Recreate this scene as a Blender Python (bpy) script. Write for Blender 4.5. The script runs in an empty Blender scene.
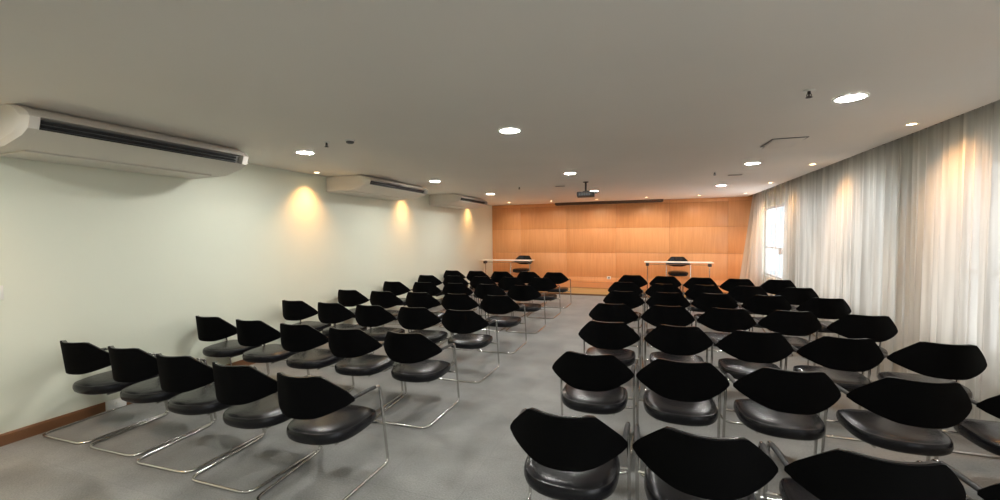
import bpy, bmesh, math, random
from mathutils import Vector, Matrix
from math import pi, sin, cos, radians as R
random.seed(7)
S = bpy.context.scene
COL = S.collection

# ------------------------------------------------------------------ camera, sky, exposure
FPX, YAW, PIT, ROLL, HC = 418.45, 0.348, 0.036, -0.010, 1.74
cd = bpy.data.cameras.new('camera'); cam = bpy.data.objects.new('camera', cd); COL.objects.link(cam)
cd.sensor_fit = 'HORIZONTAL'; cd.sensor_width = 36.0; cd.lens = 36.0 * FPX / 1000.0; cd.clip_start = 0.05
fw = Vector((-sin(YAW)*cos(PIT), cos(YAW)*cos(PIT), -sin(PIT)))
rt0 = Vector((cos(YAW), sin(YAW), 0)); up0 = rt0.cross(fw)
rt = rt0*cos(ROLL) + up0*sin(ROLL); up = up0*cos(ROLL) - rt0*sin(ROLL)
m = Matrix((rt, up, -fw)).transposed().to_4x4(); m.translation = Vector((0, 0, HC)); cam.matrix_world = m
S.camera = cam
S.view_settings.view_transform = 'Standard'; S.view_settings.look = 'None'
S.view_settings.gamma = 1.0; S.view_settings.use_curve_mapping = False
S.view_settings.exposure = 0.54
S.cycles.max_bounces = 10; S.cycles.diffuse_bounces = 6; S.cycles.transparent_max_bounces = 12
S.cycles.sample_clamp_indirect = 8.0
S.cycles.caustics_reflective = False; S.cycles.caustics_refractive = False
S.cycles.use_denoising = True

w = bpy.data.worlds.new('daylight'); S.world = w; w.use_nodes = True
nt = w.node_tree; bg = nt.nodes['Background']
bg.inputs[0].default_value = (0.93, 0.97, 1.0, 1); bg.inputs[1].default_value = 3.0

LED_E, LED_COL = 275.0, (0.985, 0.975, 0.925)
SPOT_W, SPOT_COL = 52.0, (1.0, 0.50, 0.17)
STAGE_FILL_W = 75.0

# room measures
XL, XR, XWIN, H, YF, YB, YS, HS = -5.17, 2.53, 2.86, 2.748, 13.5, -2.6, 11.95, 0.22

def portal(name, y0, y1, z0, z1):
    """light portal in a window opening: it gives no light, it only guides the sampling of the sky"""
    ld = bpy.data.lights.new(name, 'AREA'); ld.shape = 'RECTANGLE'; ld.size = z1-z0; ld.size_y = y1-y0
    ld.cycles.is_portal = True
    lo = bpy.data.objects.new(name, ld); COL.objects.link(lo)
    lo.location = (XWIN+0.16, (y0+y1)/2, (z0+z1)/2); lo.rotation_euler = (0, pi/2, 0)
WINDOWS = [(10.3, 13.2), (6.3, 9.7), (2.3, 5.7), (-1.7, 1.7)]  # first one is seen; the others are unseen, added for daylight
for y0, y1 in WINDOWS: portal('window_portal', y0, y1, 0.59, 2.40)

# ------------------------------------------------------------------ materials
def mat(name, col, rough=0.6, metal=0.0, var=0.0, scale=8.0, bump=0.0, bscale=60.0, spec=0.5, coat=0.0):
    mt = bpy.data.materials.new(name); mt.use_nodes = True
    n = mt.node_tree.nodes; l = mt.node_tree.links; b = n['Principled BSDF']
    b.inputs['Base Color'].default_value = (*col, 1); b.inputs['Roughness'].default_value = rough
    b.inputs['Metallic'].default_value = metal; b.inputs['Specular IOR Level'].default_value = spec
    b.inputs['Coat Weight'].default_value = coat
    tc = n.new('ShaderNodeTexCoord')
    nz = n.new('ShaderNodeTexNoise'); nz.inputs['Scale'].default_value = scale; nz.inputs['Detail'].default_value = 4
    l.new(tc.outputs['Object'], nz.inputs['Vector'])
    mx = n.new('ShaderNodeMix'); mx.data_type = 'RGBA'
    mx.inputs[6].default_value = (*[c*(1-var) for c in col], 1); mx.inputs[7].default_value = (*[min(1, c*(1+var)) for c in col], 1)
    l.new(nz.outputs['Fac'], mx.inputs[0]); l.new(mx.outputs[2], b.inputs['Base Color'])
    if bump:
        nb = n.new('ShaderNodeTexNoise'); nb.inputs['Scale'].default_value = bscale; nb.inputs['Detail'].default_value = 3
        l.new(tc.outputs['Object'], nb.inputs['Vector'])
        bp = n.new('ShaderNodeBump'); bp.inputs['Strength'].default_value = bump; bp.inputs['Distance'].default_value = 0.004
        l.new(nb.outputs['Fac'], bp.inputs['Height']); l.new(bp.outputs[0], b.inputs['Normal'])
    return mt
def emis(name, col, e):
    mt = bpy.data.materials.new(name); mt.use_nodes = True; n = mt.node_tree.nodes; b = n['Principled BSDF']
    b.inputs['Base Color'].default_value = (*col, 1)
    b.inputs['Emission Color'].default_value = (*col, 1); b.inputs['Emission Strength'].default_value = e
    return mt

M_wall = mat('cream_wall_paint', (0.735, 0.76, 0.64), 0.55, var=0.03, scale=1.2, bump=0.05, bscale=90)
M_ceil = mat('ceiling_paint', (0.84, 0.80, 0.745), 0.75, var=0.04, scale=1.0)
M_black = mat('black_vinyl', (0.006, 0.006, 0.008), 0.26, var=0.2, scale=20, bump=0.12, bscale=240, spec=0.32)
M_shell = mat('black_plastic_shell', (0.0022, 0.0022, 0.0024), 0.8, var=0.1, scale=30, spec=0.06)
M_pad = mat('black_armrest_rubber', (0.014, 0.014, 0.015), 0.5, var=0.1)
M_chrome = mat('chrome_tube', (0.62, 0.61, 0.59), 0.20, 1.0, var=0.05, scale=30)
M_white = mat('white_plastic', (0.80, 0.79, 0.75), 0.42, var=0.02)
M_acbody = mat('air_conditioner_plastic', (0.70, 0.66, 0.60), 0.42, var=0.03)
M_dark = mat('dark_slot', (0.02, 0.02, 0.02), 0.55, var=0.1)
M_louv = mat('grey_louver', (0.10, 0.10, 0.10), 0.4, var=0.1)
M_brown = mat('brown_baseboard', (0.17, 0.075, 0.03), 0.45, var=0.25, scale=6)
M_trackbrown = mat('dark_brown_recess', (0.10, 0.065, 0.04), 0.7, var=0.1)
M_alu = mat('window_aluminium', (0.50, 0.52, 0.54), 0.4, 0.3, var=0.05)
M_tabtop = mat('white_table_laminate', (0.88, 0.86, 0.82), 0.3, var=0.02)
M_steel = mat('timber_tinted_steel', (0.62, 0.50, 0.40), 0.22, 1.0, var=0.05)  # brown tint stands in for the timber wall mirrored in the steel
M_proj = mat('projector_grey_plastic', (0.035, 0.03, 0.03), 0.5, var=0.1)
M_lens = mat('lens_glass', (0.03, 0.03, 0.05), 0.08, 0.0, spec=0.8)
M_bdark = mat('bracket_dark', (0.05, 0.04, 0.04), 0.5)
M_led = emis('led_diffuser', LED_COL, LED_E)
M_warm = emis('halogen_lamp', (1.0, 0.72, 0.42), 14.0)
M_out = mat('rendered_building', (0.24, 0.30, 0.34), 0.8, var=0.06, scale=1)

def carpet():
    mt = bpy.data.materials.new('grey_carpet_tiles'); mt.use_nodes = True
    n = mt.node_tree.nodes; l = mt.node_tree.links; b = n['Principled BSDF']
    b.inputs['Roughness'].default_value = 0.55; b.inputs['Specular IOR Level'].default_value = 0.5; b.inputs['Sheen Weight'].default_value = 0.5; b.inputs['Sheen Roughness'].default_value = 0.35
    tc = n.new('ShaderNodeTexCoord')
    fine = n.new('ShaderNodeTexNoise'); fine.inputs['Scale'].default_value = 90; fine.inputs['Detail'].default_value = 4
    big = n.new('ShaderNodeTexNoise'); big.inputs['Scale'].default_value = 2.6; big.inputs['Detail'].default_value = 5
    br = n.new('ShaderNodeTexBrick'); br.offset = 0.0; br.inputs['Scale'].default_value = 1.0
    br.inputs['Brick Width'].default_value = 0.6; br.inputs['Row Height'].default_value = 0.6
    br.inputs['Mortar Size'].default_value = 0.004
    br.inputs['Color1'].default_value = (0.225, 0.224, 0.213, 1); br.inputs['Color2'].default_value = (0.21, 0.209, 0.20, 1)
    br.inputs['Mortar'].default_value = (0.195, 0.194, 0.186, 1)
    for t in (fine, big, br): l.new(tc.outputs['Object'], t.inputs['Vector'])
    r1 = n.new('ShaderNodeMapRange'); r1.inputs[3].default_value = 0.45; r1.inputs[4].default_value = 1.55
    l.new(fine.outputs['Fac'], r1.inputs[0])
    r2 = n.new('ShaderNodeMapRange'); r2.inputs[1].default_value = 0.3; r2.inputs[2].default_value = 0.7
    r2.inputs[3].default_value = 0.76; r2.inputs[4].default_value = 1.20
    l.new(big.outputs['Fac'], r2.inputs[0])
    mu = n.new('ShaderNodeMath'); mu.operation = 'MULTIPLY'; l.new(r1.outputs[0], mu.inputs[0]); l.new(r2.outputs[0], mu.inputs[1])
    vm = n.new('ShaderNodeVectorMath'); vm.operation = 'SCALE'
    l.new(br.outputs['Color'], vm.inputs[0]); l.new(mu.outputs[0], vm.inputs['Scale']); l.new(vm.outputs[0], b.inputs['Base Color'])
    bp = n.new('ShaderNodeBump'); bp.inputs['Strength'].default_value = 0.5; bp.inputs['Distance'].default_value = 0.006
    l.new(fine.outputs['Fac'], bp.inputs['Height']); l.new(bp.outputs[0], b.inputs['Normal'])
    return mt
M_carpet = carpet()

def wood(name, c1, c2, vertical=True, rough=0.38):
    mt = bpy.data.materials.new(name); mt.use_nodes = True
    n = mt.node_tree.nodes; l = mt.node_tree.links; b = n['Principled BSDF']
    b.inputs['Roughness'].default_value = rough
    tc = n.new('ShaderNodeTexCoord'); mp = n.new('ShaderNodeMapping')
    mp.inputs['Scale'].default_value = (14, 14, 0.9) if vertical else (0.9, 14, 14)
    oi = n.new('ShaderNodeObjectInfo'); ad = n.new('ShaderNodeVectorMath'); ad.operation = 'ADD'
    l.new(tc.outputs['Object'], ad.inputs[0]); l.new(oi.outputs['Location'], ad.inputs[1])
    l.new(ad.outputs[0], mp.inputs['Vector'])
    nz = n.new('ShaderNodeTexNoise'); nz.inputs['Scale'].default_value = 1.6; nz.inputs['Detail'].default_value = 6
    nz.inputs['Distortion'].default_value = 0.6
    l.new(mp.outputs[0], nz.inputs['Vector'])
    cr = n.new('ShaderNodeValToRGB'); cr.color_ramp.elements[0].color = (*c1, 1); cr.color_ramp.elements[1].color = (*c2, 1)
    cr.color_ramp.elements[0].position = 0.3; cr.color_ramp.elements[1].position = 0.7
    l.new(nz.outputs['Fac'], cr.inputs[0]); l.new(cr.outputs[0], b.inputs['Base Color'])
    return mt
M_wood = [wood('orange_wood_panel_%s' % k, a, c) for k, a, c in (
    ('plain', (0.70, 0.325, 0.125), (0.78, 0.385, 0.16)), ('light', (0.73, 0.35, 0.14), (0.80, 0.405, 0.175)), ('deep', (0.68, 0.31, 0.115), (0.76, 0.365, 0.15)))]
M_seam = mat('panel_groove', (0.50, 0.22, 0.08), 0.7)
M_stage = wood('lit_stage_wood', (0.82, 0.42, 0.15), (0.88, 0.48, 0.19), False, 0.35)  # lightened wood tone stands in for light on the riser

def cloth():
    mt = bpy.data.materials.new('sheer_curtain_cloth'); mt.use_nodes = True
    n = mt.node_tree.nodes; l = mt.node_tree.links
    for x in list(n):
        if x.type != 'OUTPUT_MATERIAL': n.remove(x)
    out = n['Material Output']
    tc = n.new('ShaderNodeTexCoord'); nz = n.new('ShaderNodeTexNoise'); nz.inputs['Scale'].default_value = 1.0
    mp = n.new('ShaderNodeMapping'); mp.inputs['Scale'].default_value = (3, 22, 0.5)
    l.new(tc.outputs['Object'], mp.inputs['Vector']); l.new(mp.outputs[0], nz.inputs['Vector'])
    cr = n.new('ShaderNodeValToRGB')
    cr.color_ramp.elements[0].color = (0.50, 0.475, 0.44, 1); cr.color_ramp.elements[1].color = (0.78, 0.755, 0.71, 1)
    cr.color_ramp.elements[0].position = 0.3; cr.color_ramp.elements[1].position = 0.65
    l.new(nz.outputs['Fac'], cr.inputs[0])
    d = n.new('ShaderNodeBsdfDiffuse'); t = n.new('ShaderNodeBsdfTranslucent'); tr = n.new('ShaderNodeBsdfTransparent')
    l.new(cr.outputs[0], d.inputs[0]); l.new(cr.outputs[0], t.inputs[0])
    a = n.new('ShaderNodeMixShader'); a.inputs[0].default_value = 0.20; l.new(d.outputs[0], a.inputs[1]); l.new(t.outputs[0], a.inputs[2])
    c = n.new('ShaderNodeMixShader'); c.inputs[0].default_value = 0.05; l.new(a.outputs[0], c.inputs[1]); l.new(tr.outputs[0], c.inputs[2])
    l.new(c.outputs[0], out.inputs[0])
    return mt
M_cloth = cloth()
def glass():
    mt = bpy.data.materials.new('window_glass'); mt.use_nodes = True
    n = mt.node_tree.nodes; l = mt.node_tree.links
    for x in list(n):
        if x.type != 'OUTPUT_MATERIAL': n.remove(x)
    tr = n.new('ShaderNodeBsdfTransparent'); gl = n.new('ShaderNodeBsdfGlossy'); gl.inputs['Roughness'].default_value = 0.02
    mx = n.new('ShaderNodeMixShader'); mx.inputs[0].default_value = 0.06
    l.new(tr.outputs[0], mx.inputs[1]); l.new(gl.outputs[0], mx.inputs[2]); l.new(mx.outputs[0], n['Material Output'].inputs[0])
    return mt
M_glass = glass()

# ------------------------------------------------------------------ mesh helpers
def obj(name, bm, mt, parent=None, smooth=True, angle=35):
    bmesh.ops.recalc_face_normals(bm, faces=bm.faces)
    me = bpy.data.meshes.new(name); bm.to_mesh(me); bm.free()
    o = bpy.data.objects.new(name, me); COL.objects.link(o)
    for x in (mt if isinstance(mt, (list, tuple)) else [mt]): me.materials.append(x)
    if smooth:
        for p in me.polygons: p.use_smooth = True
        try: me.set_sharp_from_angle(angle=R(angle))
        except Exception: pass
    if parent: o.parent = parent
    return o
def tag(o, label=None, cat=None, group=None, kind=None):
    if label: o['label'] = label
    if cat: o['category'] = cat
    if group: o['group'] = group
    if kind: o['kind'] = kind
    return o
def thing(name, label, cat, loc=(0, 0, 0), rz=0.0, group=None, kind=None):
    o = bpy.data.objects.new(name, None); COL.objects.link(o); o.empty_display_size = 0.1
    o.location = loc; o.rotation_euler = (0, 0, rz)
    return tag(o, label, cat, group, kind)
def add_box(bm, x0, x1, y0, y1, z0, z1, bev=0.0, mi=0):
    b2 = bmesh.new(); bmesh.ops.create_cube(b2, size=1.0)
    for v in b2.verts:
        v.co = Vector(((x0+x1)/2 + v.co.x*(x1-x0), (y0+y1)/2 + v.co.y*(y1-y0), (z0+z1)/2 + v.co.z*(z1-z0)))
    if bev: bmesh.ops.bevel(b2, geom=b2.edges[:], offset=bev, segments=2, affect='EDGES', profile=0.5)
    merge(bm, b2, mi)
def merge(bm, b2, mi=0):
    vm = {v: bm.verts.new(v.co) for v in b2.verts}
    for f in b2.faces:
        nf = bm.faces.new([vm[v] for v in f.verts]); nf.material_index = mi
    b2.free()
def box(name, x0, x1, y0, y1, z0, z1, mt, parent=None, bev=0.0):
    bm = bmesh.new(); add_box(bm, x0, x1, y0, y1, z0, z1, bev); return obj(name, bm, mt, parent, smooth=bev > 0)
def round_path(pts, rad, seg=5):
    out = [Vector(pts[0])]
    for i in range(1, len(pts)-1):
        p, a, b = Vector(pts[i]), Vector(pts[i-1]), Vector(pts[i+1])
        r = rad[i] if isinstance(rad, (list, tuple)) else rad
        da, db = (a-p), (b-p); r = min(r, da.length*0.49, db.length*0.49)
        s, e = p + da.normalized()*r, p + db.normalized()*r
        for k in range(seg+1):
            t = k/seg; out.append(s*(1-t)**2 + p*2*t*(1-t) + e*t*t)
    out.append(Vector(pts[-1])); return out
def add_tube(bm, path, r, n=8, cap=True):
    rings = []; prev = None
    for i, p in enumerate(path):
        t = (path[min(i+1, len(path)-1)] - path[max(i-1, 0)]).normalized()
        if prev is None:
            a = Vector((0, 0, 1)) if abs(t.z) < 0.9 else Vector((1, 0, 0)); u = t.cross(a).normalized()
        else: u = (prev - t*prev.dot(t)).normalized()
        prev = u; v = t.cross(u)
        rings.append([bm.verts.new(p + (u*cos(2*pi*k/n) + v*sin(2*pi*k/n))*r) for k in range(n)])
    for a, b in zip(rings, rings[1:]):
        for k in range(n): bm.faces.new((a[k], a[(k+1) % n], b[(k+1) % n], b[k]))
    if cap: bm.faces.new(rings[0][::-1]); bm.faces.new(rings[-1])
def add_lathe(bm, prof, cx=0, cy=0, n=24):
    """prof: (radius, z) from one end to the other"""
    rings = [[bm.verts.new((cx + max(r, 1e-5)*cos(2*pi*k/n), cy + max(r, 1e-5)*sin(2*pi*k/n), z)) for k in range(n)] for r, z in prof]
    for a, b in zip(rings, rings[1:]):
        for k in range(n): bm.faces.new((a[k], a[(k+1) % n], b[(k+1) % n], b[k]))
    bm.faces.new(rings[0][::-1]); bm.faces.new(rings[-1])
def add_extrude_y(bm, prof, y0, y1, mi=0):
    a = [bm.verts.new((x, y0, z)) for x, z in prof]; b = [bm.verts.new((x, y1, z)) for x, z in prof]; n = len(prof)
    for k in range(n): bm.faces.new((a[k], a[(k+1) % n], b[(k+1) % n], b[k])).material_index = mi
    bm.faces.new(a[::-1]).material_index = mi; bm.faces.new(b).material_index = mi
def copy_tree(o, parent=None):
    c = o.copy(); COL.objects.link(c); c.parent = parent
    for ch in KIDS.get(o.name, []): KIDS.setdefault(c.name, []).append(copy_tree(ch, c))
    return c
KIDS = {}
def learn(o):
    for ch in list(o.children):
        KIDS.setdefault(o.name, []).append(ch); learn(ch)

# ------------------------------------------------------------------ room shell
def struct(o): o['kind'] = 'structure'; return o
struct(box('floor', XL-0.2, XWIN+0.2, YB-0.2, YF+0.2, -0.12, 0.0, M_carpet))
struct(box('wall_left', XL-0.15, XL, YB-0.15, YF+0.15, 0, H+0.15, M_wall))
struct(box('wall_back', XL-0.15, XWIN+0.15, YB-0.15, YB, 0, H+0.15, M_wall))
# ceiling ends short of the window wall: a recess holds the curtains
struct(box('ceiling', XL-0.15, XR, YB-0.15, YF+0.15, H, H+0.12, M_ceil))
bm = bmesh.new(); add_box(bm, XR-0.05, XWIN+0.15, YB-0.15, YF+0.15, H+0.121, H+0.22)
struct(obj('trim_1', bm, M_trackbrown, smooth=False))            # roof of the curtain recess, coloured dark to stand for its shade
# window wall: one uncovered window, more added behind the curtains to let in daylight
WZ0, WZ1 = 0.59, 2.40
bm = bmesh.new(); edges = [YB-0.15] + [v for wy in sorted(WINDOWS) for v in wy] + [YF+0.15]
for i in range(0, len(edges), 2): add_box(bm, XWIN, XWIN+0.15, edges[i], edges[i+1], 0, H+0.12)
for y0, y1 in WINDOWS: add_box(bm, XWIN, XWIN+0.15, y0, y1, 0, WZ0); add_box(bm, XWIN, XWIN+0.15, y0, y1, WZ1, H+0.12)
struct(obj('wall_right', bm, M_wall, smooth=False))
for wi, (WY0, WY1) in enumerate(WINDOWS):
    win = thing('window_%d' % (wi+1), None, None, (XWIN+0.05, 0, 0), kind='structure')
    bm = bmesh.new(); t = 0.05; W = WY1-WY0
    add_box(bm, 0, 0.06, WY0, WY0+t, WZ0, WZ1); add_box(bm, 0, 0.06, WY1-t, WY1, WZ0, WZ1)
    add_box(bm, 0, 0.06, WY0+t, WY1-t, WZ0, WZ0+t); add_box(bm, 0, 0.06, WY0+t, WY1-t, WZ1-t, WZ1)
    for yy in (WY0+W/3, WY0+2*W/3): add_box(bm, 0.005, 0.055, yy-0.02, yy+0.02, WZ0+t, WZ1-t)
    obj('window_frame', bm, M_alu, win, smooth=False)
    box('window_transom', 0.002, 0.058, WY0+t, WY1-t, 1.32, 1.36, M_alu, win)
    box('window_pane', 0.026, 0.034, WY0+t, WY1-t, WZ0+t, WZ1-t, M_glass, win)
    box('window_latch', -0.03, 0.0, WY0+1.15, WY0+1.50, 1.20, 1.32, M_alu, win, bev=0.008)
# front wall: timber panels with shadow gaps
fwall = thing('wall_front', None, None, (0, YF, 0), kind='structure')
box('wall_core', XL-0.15, XWIN+0.15, 0.012, 0.15, 0, H+0.12, M_seam, fwall)
zs = [0.0, 0.37, 1.14, 1.92, 2.64, H]
xs = [XL]; x = XL+1.02
while x < XWIN: xs.append(x); x += 1.55
xs.append(XWIN)
for j in range(len(zs)-1):
    for i in range(len(xs)-1):
        bm = bmesh.new(); g = 0.0035
        add_box(bm, xs[i]+g, xs[i+1]-g, -0.006, 0.0118, zs[j]+g, zs[j+1]-g, 0.0015)
        obj('timber_panel', bm, M_wood[(i*5+j*2) % 3], fwall)
# low stage along the front wall
bm = bmesh.new()
add_box(bm, XL, 2.58, YS, YF-0.02, 0.0, HS-0.012)
st = obj('stage_platform', bm, M_stage); tag(st, 'low orange wood stage platform running along the timber front wall', 'stage')
box('stage_deck', XL, 2.58, YS-0.012, YF-0.02, HS-0.0119, HS, wood('shaded_deck_wood', (0.36, 0.15, 0.05), (0.44, 0.19, 0.07), False, 0.3), st)  # deck coloured darker than the riser so it looks less lit
box('stage_kick_strip', XL, 2.58, YS-0.018, YS-0.001, 0.0, 0.045, M_brown, st)
# baseboards
bm = bmesh.new(); add_extrude_y(bm, [(XL, 0), (XL+0.02, 0), (XL+0.02, 0.085), (XL+0.012, 0.10), (XL, 0.10)], YB, YS-0.03)
struct(obj('baseboard_left', bm, M_brown, smooth=False))
# ------------------------------------------------------------------ curtains
def curtain(name, y0, y1, label, flare=0.0, seed=0, x=2.69, pitch=0.105, z0=0.02):
    rnd = random.Random(seed); n = max(24, int((y1-y0)/0.0125)); nz = 16
    ph = [rnd.uniform(0, 6.28) for _ in range(4)]
    bm = bmesh.new(); grid = []
    for j in range(nz+1):
        z = z0 + (H+0.06-z0)*j/nz; low = 1 - j/nz; row = []
        for i in range(n+1):
            u = i/n; yy = y0 + (y1-y0)*u
            a = 2*pi*yy/pitch
            d = 0.026*sin(a + 1.3*sin(yy*2.1+ph[0]) + low*0.5*sin(yy*4+ph[1])) + 0.020*sin(a*0.37+ph[2]+low*0.6) + 0.013*sin(a*2.3+ph[3])
            d *= (0.75 + 0.45*low)
            row.append(bm.verts.new((x + d - flare*low*(u**2), yy + 0.012*low*sin(a*0.5+ph[1]), z)))
        grid.append(row)
    for j in range(nz):
        for i in range(n): bm.faces.new((grid[j][i], grid[j][i+1], grid[j+1][i+1], grid[j+1][i]))
    o = obj(name, bm, M_cloth, angle=80)
    return tag(o, label, 'curtain', 'floor length sheer curtains along the window side')
curtain('sheer_curtain', 1.0, 3.53, 'pale grey pleated sheer curtain nearest the camera at the right edge', seed=1)
curtain('sheer_curtain', 3.545, 5.60, 'pleated sheer curtain carrying the nearest large warm spotlight glow', seed=2)
curtain('sheer_curtain', 5.615, 6.93, 'greyish pleated sheer curtain between the two nearer warm spotlight glows', seed=3)
curtain('sheer_curtain', 6.945, 8.58, 'pleated sheer curtain lit by the second warm spotlight from the camera', seed=4)
curtain('sheer_curtain', 8.595, 10.48, 'bright pleated sheer curtain just on the near side of the uncovered window', seed=5)
curtain('sheer_curtain', 12.63, 13.40, 'warm lit sheer curtain in the far corner against the orange timber wall', flare=0.32, seed=6, z0=0.235)
M_voile = M_cloth.copy(); M_voile.name = 'thin_voile_cloth'
M_voile.node_tree.nodes['Mix Shader.001'].inputs[0].default_value = 0.84
vo = curtain('window_voile', 10.50, 12.60, 'thin see-through voile hanging over the bright uncovered window', seed=9, x=2.70, pitch=0.16)
vo.data.materials[0] = M_voile; del vo['group']
bm = bmesh.new(); add_box(bm, 2.672, 2.708, YB+0.05, YF-0.03, H+0.085, H+0.12, 0.004)
tag(obj('curtain_track', bm, M_white), 'white curtain track fixed in the ceiling recess above the sheers', 'curtain track')

# ------------------------------------------------------------------ chair
def backrest_meshes():
    nu, nv = 22, 10
    def outline(u):
        a = abs(u)
        top = 0.838 - 0.170*max(0.0, (a-0.52)/0.48)**1.12 - (0.012*((a-0.95)/0.05) if a > 0.95 else 0)
        bot = 0.553 + 0.078*max(0.0, (a-0.30)/0.70)**1.5 + (0.006*((a-0.95)/0.05) if a > 0.95 else 0)
        return bot, top
    def pt(u, t, off):
        bot, top = outline(u); z = bot + (top-bot)*t; x = 0.318*u
        y = -0.195*(1-abs(u)**1.9) - 0.12*(z-0.64)*(1-u*u)
        # normal of the plan curve
        dy = 0.195*1.9*abs(u)**0.9*(1 if u >= 0 else -1)/0.322
        nx, ny = -dy, 1.0; L = math.hypot(nx, ny)
        return Vector((x + nx/L*off, y + ny/L*off, z))
    def shell(off_a, off_b, bulge):
        bm = bmesh.new(); G = []
        for s, off in ((0, off_a), (1, off_b)):
            g = []
            for j in range(nv+1):
                row = []
                for i in range(nu+1):
                    u = -1 + 2*i/nu; t = j/nv
                    e = (1-(2*t-1)**4)*(1-abs(u)**5)
                    row.append(bm.verts.new(pt(u, t, off + (bulge*e if s else 0))))
                g.append(row)
            G.append(g)
        for g, fl in ((G[0], 0), (G[1], 1)):
            for j in range(nv):
                for i in range(nu):
                    q = (g[j][i], g[j][i+1], g[j+1][i+1], g[j+1][i]); bm.faces.new(q[::-1] if fl else q)
        A, B = G
        for i in range(nu):
            bm.faces.new((A[0][i], B[0][i], B[0][i+1], A[0][i+1])); bm.faces.new((A[nv][i], A[nv][i+1], B[nv][i+1], B[nv][i]))
        for j in range(nv):
            bm.faces.new((A[j][0], A[j+1][0], B[j+1][0], B[j][0])); bm.faces.new((A[j][nu], B[j][nu], B[j+1][nu], A[j+1][nu]))
        return bm
    return shell(0.0105, 0.026, 0.016), shell(-0.004, 0.010, 0.0)
def seat_mesh():
    # plan: wide front, rounded rear; plump section
    def plan(th):
        c, s = cos(th), sin(th)
        ex = 2.0/3.2 if s >= 0 else 2.0/2.5
        x = 0.268*math.copysign(abs(c)**ex, c); y = 0.29*math.copysign(abs(s)**ex, s)
        return x*(1+0.03*s), y + 0.155
    prof = [(0.0, 0.357), (0.80, 0.357), (0.92, 0.362), (0.975, 0.376), (1.0, 0.400), (0.993, 0.425), (0.965, 0.440), (0.94, 0.440), (0.91, 0.446), (0.80, 0.455), (0.5, 0.459), (0.0, 0.458)]
    bm = bmesh.new(); n = 40; rings = []
    for r, z in prof:
        ring = []
        for k in range(n):
            x, y = plan(2*pi*k/n); rr = max(r, 0.004)
            x, y = x*rr, 0.155 + (y-0.155)*rr
            dz = -0.012*max(0, (y-0.30)/0.08)**2 if y > 0.30 else 0
            dz += 0.006*max(0, -y)/0.12
            ring.append(bm.verts.new((x, y, z+dz-0.018)))
        rings.append(ring)
    for a, b in zip(rings, rings[1:]):
        for k in range(n): bm.faces.new((a[k], a[(k+1) % n], b[(k+1) % n], b[k]))
    bm.faces.new(rings[0][::-1]); bm.faces.new(rings[-1]); return bm
def make_chair():
    t = thing('visitor_chair', 'x', 'chair')
    cus, sh = backrest_meshes()
    sb = obj('backrest', cus, M_black, t, angle=50); obj('back_shell', sh, M_shell, t, angle=40)
    s = obj('seat', seat_mesh(), M_black, t, angle=60)
    r = 0.0105
    bm = bmesh.new()
    pts = [(-0.296, -0.015, 0.648), (-0.311, 0.305, 0.636), (-0.313, 0.395, r), (-0.285, -0.275, r),
           (0.285, -0.275, r), (0.313, 0.395, r), (0.311, 0.305, 0.636), (0.296, -0.015, 0.648)]
    add_tube(bm, round_path(pts, [0, 0.045, 0.05, 0.085, 0.085, 0.05, 0.045, 0], 6), r, 10)
    obj('frame', bm, M_chrome, t, angle=60)
    for sg in (-1, 1):
        bm = bmesh.new()
        path = [Vector((sg*0.297, 0.0, 0.649)), Vector((sg*0.303, 0.09, 0.649)), Vector((sg*0.307, 0.18, 0.647)), Vector((sg*0.310, 0.245, 0.641))]
        add_tube(bm, path, 0.0150, 10)
        for v in bm.verts: v.co.z = 0.642 + (v.co.z-0.642)*0.85
        obj('armrest', bm, M_pad, t, angle=60)
    bm = bmesh.new()
    add_tube(bm, [Vector((-0.311, 0.348, 0.328)), Vector((-0.15, 0.32, 0.328)), Vector((0.15, 0.32, 0.328)), Vector((0.311, 0.348, 0.328))], 0.0095, 8)
    for sg in (-1, 1):
        add_tube(bm, [Vector((sg*0.17, 0.32, 0.330)), Vector((sg*0.17, -0.02, 0.330))], 0.0085, 8)
    obj('seat_support', bm, M_chrome, t, angle=60)
    learn(t); return t
proto = make_chair(); used = False
RANK = ['nearest', 'second', 'third', 'fourth', 'fifth', 'sixth', 'farthest']
def place(loc, rz, label, group):
    global used
    c = proto if not used else copy_tree(proto); used = True
    c.location = loc; c.rotation_euler = (0, 0, rz); c['label'] = label; c['group'] = group
    return c
# floor position of every chair, per row from the camera: aisle seat first
LEFT_ROWS = [
    [(-2.19, 2.255), (-2.845, 2.28), (-3.5, 2.305), (-4.155, 2.33), (-4.81, 2.315)],
    [(-2.19, 3.505), (-2.85, 3.475), (-3.51, 3.485), (-4.17, 3.495), (-4.83, 3.505)],
    [(-2.19, 4.725), (-2.85, 4.735), (-3.51, 4.705), (-4.17, 4.715), (-4.83, 4.725)],
    [(-2.19, 5.995), (-2.857, 5.985), (-3.525, 5.975), (-4.193, 5.925), (-4.86, 5.915)],
    [(-2.19, 7.305), (-2.857, 7.295), (-3.525, 7.285), (-4.193, 7.275), (-4.86, 7.225)],
    [(-2.19, 8.655), (-2.857, 8.605), (-3.525, 8.595), (-4.193, 8.585), (-4.86, 8.575)],
    [(-2.19, 9.955), (-2.857, 9.945), (-3.525, 9.895), (-4.193, 9.885), (-4.86, 9.875)],
]
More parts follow.
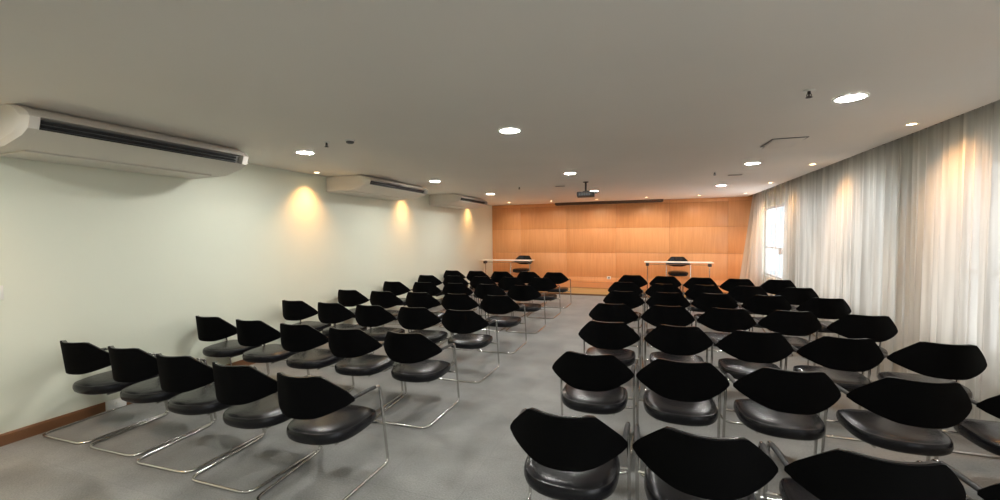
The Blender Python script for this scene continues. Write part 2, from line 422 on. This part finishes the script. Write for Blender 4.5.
RIGHT_ROWS = [
    [(-0.433, 2.225), (0.23, 2.215), (0.9, 2.235), (1.6, 2.285)],
    [(-0.446, 3.349), (0.21, 3.359), (0.872, 3.365), (1.545, 3.385), (2.232, 3.441)],
    [(-0.43, 4.562), (0.25, 4.566), (0.912, 4.521), (1.57, 4.49), (2.235, 4.5)],
    [(-0.48, 5.72), (0.193, 5.75), (0.86, 5.75), (1.53, 5.78), (2.2, 5.72)],
    [(-0.425, 6.98), (0.238, 7.0), (0.9, 7.08), (1.58, 7.07), (2.255, 7.0)],
    [(-0.474, 8.28), (0.209, 8.17), (0.875, 8.17), (1.55, 8.2), (2.255, 8.17)],
    [(-0.4, 9.7), (0.275, 9.62), (0.945, 9.5), (1.61, 9.42), (2.29, 9.42)],
]
seatL = ['at the aisle', 'second from the aisle', 'in the middle', 'second from the left wall', 'against the left wall']
seatR = ['at the aisle', 'second from the aisle', 'in the middle', 'second from the curtains', 'beside the curtains']
def rowname(j): return ['nearest row', 'second nearest row', 'third nearest row', 'middle row', 'third farthest row', 'second farthest row', 'farthest row'][j]
for j, row in enumerate(LEFT_ROWS):
    for k, (x, y) in enumerate(row):
        jig = random.Random(j*17+k*3)
        place((x, y, 0), R(2.0) + R(jig.uniform(-1.2, 1.2)),
              'black armchair %s, left block, %s' % (seatL[k], rowname(j)), 'black cantilever chairs of the left block')
for j, row in enumerate(RIGHT_ROWS):
    for k, (x, y) in enumerate(row):
        jig = random.Random(500+j*17+k*3)
        place((x, y, 0), R(jig.uniform(-1.2, 1.2)),
              'black armchair %s, right block, %s' % (seatR[k], rowname(j)), 'black cantilever chairs of the right block')
# speakers' chairs on the stage
place((0.70, 12.98, HS), pi, 'black chrome framed armchair behind the right stage table, facing the rows', 'chairs on the stage')
place((-3.92, 12.98, HS), pi, 'black chrome framed armchair behind the left stage table, facing the rows', 'chairs on the stage')

# ------------------------------------------------------------------ stage tables
def table(loc, L, label, rz=0):
    t = thing('stage_table', label, 'table', loc, rz, 'tables on the stage')
    bm = bmesh.new(); add_box(bm, -L/2, L/2, -0.25, 0.25, 0.722, 0.738, 0.004); obj('table_top', bm, M_tabtop, t)
    bm = bmesh.new(); add_tube(bm, [Vector((-L/2+0.08, 0, 0.66)), Vector((L/2-0.08, 0, 0.66))], 0.008, 8); obj('cross_rail', bm, M_steel, t)
    for sx in (-1, 1):
        bm = bmesh.new(); x = sx*(L/2-0.08)
        add_tube(bm, [Vector((x, 0, 0.03)), Vector((x, 0, 0.722))], 0.013, 10)
        add_tube(bm, round_path([(x, -0.22, 0.012), (x, 0, 0.032), (x, 0.22, 0.012)], 0.08, 4), 0.012, 8)
        obj('leg', bm, M_steel, t)
        bm = bmesh.new(); add_box(bm, x-0.045, x+0.045, -0.10, 0.05, 0.62, 0.70, 0.015); obj('corner_bracket', bm, M_bdark, t)
    return t
table((0.67, 12.35, HS), 1.72, 'narrow white stage table on slim legs, right side near the window')
table((-4.24, 12.35, HS), 1.62, 'narrow white stage table on slim legs, left side against the pale wall')

# ------------------------------------------------------------------ ceiling fittings
def downlight():
    t = thing('downlight', 'x', 'ceiling light', group='round white ceiling downlights')
    bm = bmesh.new(); add_lathe(bm, [(0.087, -0.001), (0.108, -0.002), (0.112, -0.008), (0.102, -0.013), (0.088, -0.010)], n=32)
    # open ring: drop the two caps
    bm.faces.ensure_lookup_table(); caps = [f for f in bm.faces if len(f.verts) > 4]; bmesh.ops.delete(bm, geom=caps, context='FACES_ONLY')
    obj('trim_ring', bm, M_white, t)
    bm = bmesh.new(); add_lathe(bm, [(0.0, -0.0095), (0.06, -0.009), (0.088, -0.007), (0.088, -0.001)], n=32)
    obj('diffuser', bm, M_led, t); learn(t); return t
dl = downlight(); first = True
DLN = {(-3.79, 0.85): 'round white downlight behind the camera beside the left wall', (-1.28, 0.85): 'round white downlight overhead behind the view, middle column',
       (1.38, 0.85): 'round white downlight overhead behind the view, right column',
       (-3.88, 3.93): 'glowing round downlight between the two nearest air conditioners',
       (-1.29, 3.86): 'glowing round downlight over the aisle, nearest one in the middle',
       (1.40, 3.89): 'largest glowing round downlight, on the right near the curtains',
       (-3.77, 6.90): 'round downlight beside the far end of the second air conditioner',
       (-1.27, 6.92): 'round downlight just in front of the ceiling projector',
       (1.37, 7.01): 'round downlight between the ceiling hatch and the far right ceiling vent',
       (-3.72, 9.60): 'small far round downlight beside the farthest air conditioner',
       (-1.27, 10.0): 'far round downlight behind the ceiling projector',
       (1.38, 10.0): 'far round downlight on the bright ceiling near the window'}
for (x, y), lb in DLN.items():
    o = dl if first else copy_tree(dl); first = False
    o.location = (x, y, H); o['label'] = lb

def spot():
    t = thing('spotlight', 'x', 'ceiling light', group='small warm ceiling spotlights')
    bm = bmesh.new(); add_lathe(bm, [(0.036, -0.001), (0.050, -0.002), (0.052, -0.006), (0.046, -0.009), (0.037, -0.006)], n=24)
    caps = [f for f in bm.faces if len(f.verts) > 4]; bmesh.ops.delete(bm, geom=caps, context='FACES_ONLY')
    obj('trim_ring', bm, M_white, t)
    bm = bmesh.new(); add_lathe(bm, [(0.0, -0.006), (0.03, -0.0055), (0.037, -0.004), (0.037, -0.001)], n=24)
    obj('lamp_glass', bm, M_warm, t); learn(t); return t
sp = spot(); first = True
SP = {(2.30, 2.66): ('small warm spotlight above the nearest curtain, off to the right', 1),
      (2.30, 5.07): ('small warm spotlight above the curtain, nearest one in view', 1),
      (2.25, 7.48): ('small warm spotlight above the curtain, second one from the camera', 1),
      (2.26, 9.90): ('small warm spotlight above the curtain near the window', .7),
      (2.26, 12.3): ('small warm spotlight in the far corner by the timber wall', 1.9),
      (-4.85, 1.15): ('small warm spotlight above the near end of the largest air conditioner', 1.0),
      (-4.93, 5.22): ('small warm spotlight close to the left wall between two air conditioners', 1.5),
      (-4.93, 7.95): ('small warm spotlight by the left wall beyond the second air conditioner', 1.1),
      (-4.93, 11.45): ('small warm spotlight by the left wall beyond the farthest air conditioner', 1.0)}
for (x, y), (lb, pw) in SP.items():
    o = sp if first else copy_tree(sp); first = False
    o.location = (x, y, H); o['label'] = lb
    ld = bpy.data.lights.new('spot_beam', 'SPOT'); ld.energy = SPOT_W*pw; ld.color = SPOT_COL; ld.spot_size = R(118 if x > 0 else 104); ld.spot_blend = 1.0; ld.shadow_soft_size = 0.03
    lo = bpy.data.objects.new('spot_beam', ld); COL.objects.link(lo); lo.location = (x, y, H-0.012)
    aim = Vector((0.24 if x > 0 else -0.07, 0, -1)); lo.rotation_euler = aim.to_track_quat('-Z', 'Y').to_euler()

for k, x in enumerate((-4.2, -2.85, -1.5, -0.15, 1.2)):  # added lights, placed by guess to brighten the timber wall
    o = copy_tree(sp); o.location = (x, 12.45, H)
    o['label'] = 'added fill light over the stage, %s the left wall, washing the timber wall' % ['closest to', 'second from', 'third from', 'fourth from', 'farthest from'][k]
    ld = bpy.data.lights.new('stage_fill_beam', 'SPOT'); ld.energy = STAGE_FILL_W*(0.62, 0.75, 1.0, 1.0, 0.75)[k]; ld.color = (1.0, 0.80, 0.60); ld.spot_size = R(120); ld.spot_blend = 1.0; ld.shadow_soft_size = 0.03
    lo = bpy.data.objects.new('stage_fill_beam', ld); COL.objects.link(lo); lo.location = (x, 12.45, H-0.012)
    lo.rotation_euler = Vector((0, 0.45, -1)).to_track_quat('-Z', 'Y').to_euler()

# air conditioners: floor-ceiling type, hung from the ceiling along the left wall
def ac(y0, y1, label, e=0.09, hs=1.0, ds=1.0):
    t = thing('air_conditioner', label, 'air conditioner', (XL, y0, 0), 0, 'white air conditioners under the ceiling')
    L = y1-y0
    P = [(0.0, H-0.004), (0.74, H-0.004), (0.86, H-0.055), (0.915, H-0.105), (0.885, H-0.19), (0.80, H-0.235), (0.55, H-0.295), (0.0, H-0.305)]
    made = []
    # body between the caps, with the outlet recessed into the slanted front
    slot_a, slot_b = 3, 4
    bm = bmesh.new()
    body = P[:3] + [(0.905, H-0.100), (0.83, H-0.108), (0.81, H-0.178), (0.885, H-0.192)] + P[5:]
    add_extrude_y(bm, body, e, L-e)
    made.append(obj('body', bm, M_acbody, t, angle=25))
    for a, b in ((0.0, e), (L-e, L)):
        bm = bmesh.new(); q = [(x, z) for x, z in P]
        if a > 0: ends = ((a+0.0005, 1.0), (b-0.03, 1.0), (b, 0.93))
        else: ends = ((a, 0.93), (a+0.03, 1.0), (b-0.0005, 1.0))
        rings = []
        for yy, s in ends:
            rings.append([bm.verts.new((x*s, yy, H-0.004 + (z-H+0.004)*s)) for x, z in q])
        n = len(q)
        for A, B in zip(rings, rings[1:]):
            for k in range(n): bm.faces.new((A[k], A[(k+1) % n], B[(k+1) % n], B[k]))
        bm.faces.new(rings[0]); bm.faces.new(rings[-1][::-1])
        made.append(obj('end_cap', bm, M_acbody, t, angle=30))
    bm = bmesh.new(); add_extrude_y(bm, [(0.832, H-0.1085), (0.842, H-0.1085), (0.824, H-0.1775), (0.812, H-0.1775)], e+0.03, L-e-0.03)
    made.append(obj('outlet_grille', bm, M_dark, t, smooth=False))
    for k in range(3):
        f = (k+0.5)/3; z = H-0.104 - f*0.084; x = 0.90 - f*0.022
        bm = bmesh.new(); add_extrude_y(bm, [(x-0.045, z+0.008), (x-0.008, z-0.004), (x-0.008, z-0.007), (x-0.045, z+0.005)], e+0.02, L-e-0.02)
        made.append(obj('louver', bm, M_louv, t, smooth=False))
    bm = bmesh.new(); add_box(bm, 0.08, 0.50, 0.16, L-0.16, H-0.3125, H-0.297, 0.004)
    made.append(obj('intake_panel', bm, M_acbody, t))
    for o in made:
        for v in o.data.vertices: v.co.z = H-0.004 + (v.co.z-H+0.004)*hs; v.co.x *= ds
    return t
ac(1.70, 3.52, 'large white ceiling-hung air conditioner nearest the camera on the left')
ac(5.68, 7.60, 'white ceiling-hung air conditioner in the middle, just beyond the warm glow nearest the camera', 0.04, 0.84, 0.96)
ac(9.15, 10.95, 'farthest small looking white ceiling-hung air conditioner near the timber wall', 0.04, 0.84, 0.94)

# projector on its ceiling mount
pr = thing('projector', 'dark ceiling projector hanging on a short mount over the aisle', 'projector', (-1.20, 8.2, 0.04), R(6))
bm = bmesh.new(); add_box(bm, -0.165, 0.165, -0.13, 0.13, 2.415, 2.510, 0.016); obj('housing', bm, M_proj, pr)
bm = bmesh.new(); add_lathe(bm, [(0.052, H-0.041), (0.052, H-0.052), (0.018, H-0.06), (0.018, 2.535), (0.06, 2.528), (0.06, 2.505)], 0.0, 0.0, 16); obj('mount_pole', bm, M_proj, pr)
bm = bmesh.new(); add_tube(bm, [Vector((0.06, 0.12, 2.465)), Vector((0.06, 0.165, 2.465))], 0.032, 16); obj('lens', bm, M_lens, pr)
bm = bmesh.new(); add_box(bm, 0.166, 0.22, -0.04, 0.05, 2.485, 2.515, 0.006); obj('cable_plug', bm, M_proj, pr)
bm = bmesh.new()
for k in range(5): add_box(bm, -0.12+k*0.045, -0.10+k*0.045, -0.133, -0.1295, 2.44, 2.485)
obj('vent_grille', bm, M_louv, pr, smooth=False)

# retractable screen housing flush below the ceiling at the timber wall
sc = thing('projection_screen_case', 'long dark retracted projection screen case under the ceiling at the timber wall', 'projection screen', (-1.30, 13.30, 0))
bm = bmesh.new(); add_box(bm, -1.62, 1.62, -0.06, 0.06, H-0.075, H-0.001, 0.01); obj('case', bm, M_trackbrown, sc)
bm = bmesh.new(); add_tube(bm, [Vector((-1.58, -0.01, H-0.083)), Vector((1.58, -0.01, H-0.083))], 0.008, 8); obj('bottom_bar', bm, M_trackbrown, sc)

# sprinklers and detector
def sprinkler(x, y, label):
    t = thing('sprinkler', label, 'sprinkler', (x, y, H), 0, 'fire sprinklers in the ceiling')
    bm = bmesh.new(); add_lathe(bm, [(0.036, -0.0005), (0.036, -0.004), (0.022, -0.008), (0.012, -0.009)], n=20); obj('escutcheon', bm, M_white, t)
    bm = bmesh.new(); add_lathe(bm, [(0.010, -0.008), (0.011, -0.026), (0.005, -0.030), (0.005, -0.045)], n=12)
    for s in (-1, 1): add_tube(bm, round_path([(s*0.008, 0, -0.024), (s*0.018, 0, -0.038), (0, 0, -0.052)], 0.01, 3), 0.0028, 6)
    obj('nozzle', bm, M_bdark, t)
    bm = bmesh.new(); add_lathe(bm, [(0.021, -0.050), (0.021, -0.053)], n=16); obj('deflector', bm, M_bdark, t)
sprinkler(1.05, 3.59, 'small dark ceiling sprinkler left of the largest right downlight')
sprinkler(-3.26, 3.60, 'small ceiling sprinkler beside the white smoke detector')
sprinkler(-2.62, 8.45, 'tiny far ceiling sprinkler left of the projector')
sprinkler(0.98, 7.79, 'tiny far ceiling sprinkler on the right beside the small vent')
sm = thing('smoke_detector', 'small round white smoke detector on the ceiling above the left block', 'smoke detector', (-2.97, 3.62, H))
bm = bmesh.new(); add_lathe(bm, [(0.052, -0.0005), (0.052, -0.010), (0.046, -0.016)], n=24); obj('base', bm, M_white, sm)
bm = bmesh.new(); add_lathe(bm, [(0.040, -0.016), (0.040, -0.030), (0.026, -0.038)], n=24); obj('sensor_head', bm, M_louv, sm)

# ceiling hatch with a dropped edge, small slot vents
hc = thing('ceiling_hatch', 'square ceiling access hatch with one dropped edge on the right', 'hatch', (1.38, 5.52, H), R(3))
bm = bmesh.new()
for a in ((-0.17, 0.17, -0.22, -0.205), (-0.17, 0.17, 0.205, 0.22), (-0.17, -0.155, -0.205, 0.205), (0.155, 0.17, -0.205, 0.205)): add_box(bm, a[0], a[1], a[2], a[3], -0.006, -0.0005)
obj('hatch_frame', bm, M_louv, hc, smooth=False)
bm = bmesh.new(); add_box(bm, -0.152, 0.152, -0.202, 0.202, -0.010, -0.002, 0.002)
for v in bm.verts: v.co.z -= 0.02*(0.2+v.co.y)/0.4
obj('hatch_panel', bm, M_ceil, hc)
def vent(x, y, L, W, label, rz=0):
    t = thing('ceiling_vent', label, 'vent', (x, y, H), rz, 'small slot vents in the ceiling')
    bm = bmesh.new(); add_box(bm, -L/2, L/2, -W/2, W/2, -0.008, -0.0005, 0.002); obj('vent_frame', bm, M_acbody, t)
    for k in range(3):
        yy = -W/2 + W*(k+0.5)/3; bm = bmesh.new(); add_box(bm, -L/2+0.015, L/2-0.015, yy-W*0.10, yy+W*0.10, -0.011, -0.0081); obj('slot', bm, M_louv, t, smooth=False)
vent(1.36, 8.28, 0.24, 0.10, 'small dark slot vent on the far right part of the ceiling')
vent(-1.80, 8.68, 0.22, 0.10, 'small slot vent on the ceiling left of the projector')

# wall fittings
def plate(name, label, cat, loc, n):
    t = thing(name, label, cat, loc)
    bm = bmesh.new(); add_box(bm, 0.0, 0.010, -0.04, 0.04, -0.06, 0.06, 0.004); obj('cover_plate', bm, M_white, t)
    for k in range(n):
        bm = bmesh.new(); z = (k-(n-1)/2)*0.045; add_box(bm, 0.010, 0.016, -0.018, 0.018, z-0.017, z+0.017, 0.003); obj('rocker_switch', bm, M_white, t)
plate('light_switch', 'small white light switch on the pale wall at the left edge', 'light switch', (XL, 1.845, 1.295), 2)
ou = thing('power_outlet', 'white outlet box low on the left wall above the baseboard end', 'power outlet', (XL+0.02, 2.62, 0.055))
bm = bmesh.new(); add_box(bm, 0.0, 0.028, -0.085, 0.085, -0.045, 0.055, 0.008); obj('outlet_box', bm, M_white, ou)
bm = bmesh.new(); add_lathe(bm, [(0.022, 0.028), (0.022, 0.045), (0.015, 0.048)], n=16)
bmesh.ops.rotate(bm, verts=bm.verts, cent=(0, 0, 0), matrix=Matrix.Rotation(pi/2, 3, 'Y')); obj('plug', bm, M_white, ou)
wo = thing('wall_socket', 'small white socket plate low on the orange timber wall', 'power outlet', (-1.26, YF-0.006, 0.36))
bm = bmesh.new(); add_box(bm, -0.06, 0.06, -0.012, 0.0, -0.045, 0.045, 0.004); obj('cover_plate', bm, M_white, wo)
bm = bmesh.new(); add_box(bm, -0.025, 0.025, -0.017, -0.012, -0.02, 0.02, 0.003); obj('socket_face', bm, M_louv, wo)

# neighbouring facade, sized to fill the window and hold down its brightness
bd = thing('neighbour_building', 'pale bluish neighbouring building filling the view through the uncovered window', 'building', (10.0, 36.0, 0))
bm = bmesh.new(); add_box(bm, -8, 8, 0, 7, -6, 7.5); obj('facade', bm, M_out, bd, smooth=False)
for j in range(3):
    for k in range(4):
        bm = bmesh.new(); add_box(bm, -7.0+k*3.8, -5.2+k*3.8, -0.05, 0.02, -4.4+j*3.4, -2.6+j*3.4); obj('window', bm, M_alu, bd, smooth=False)
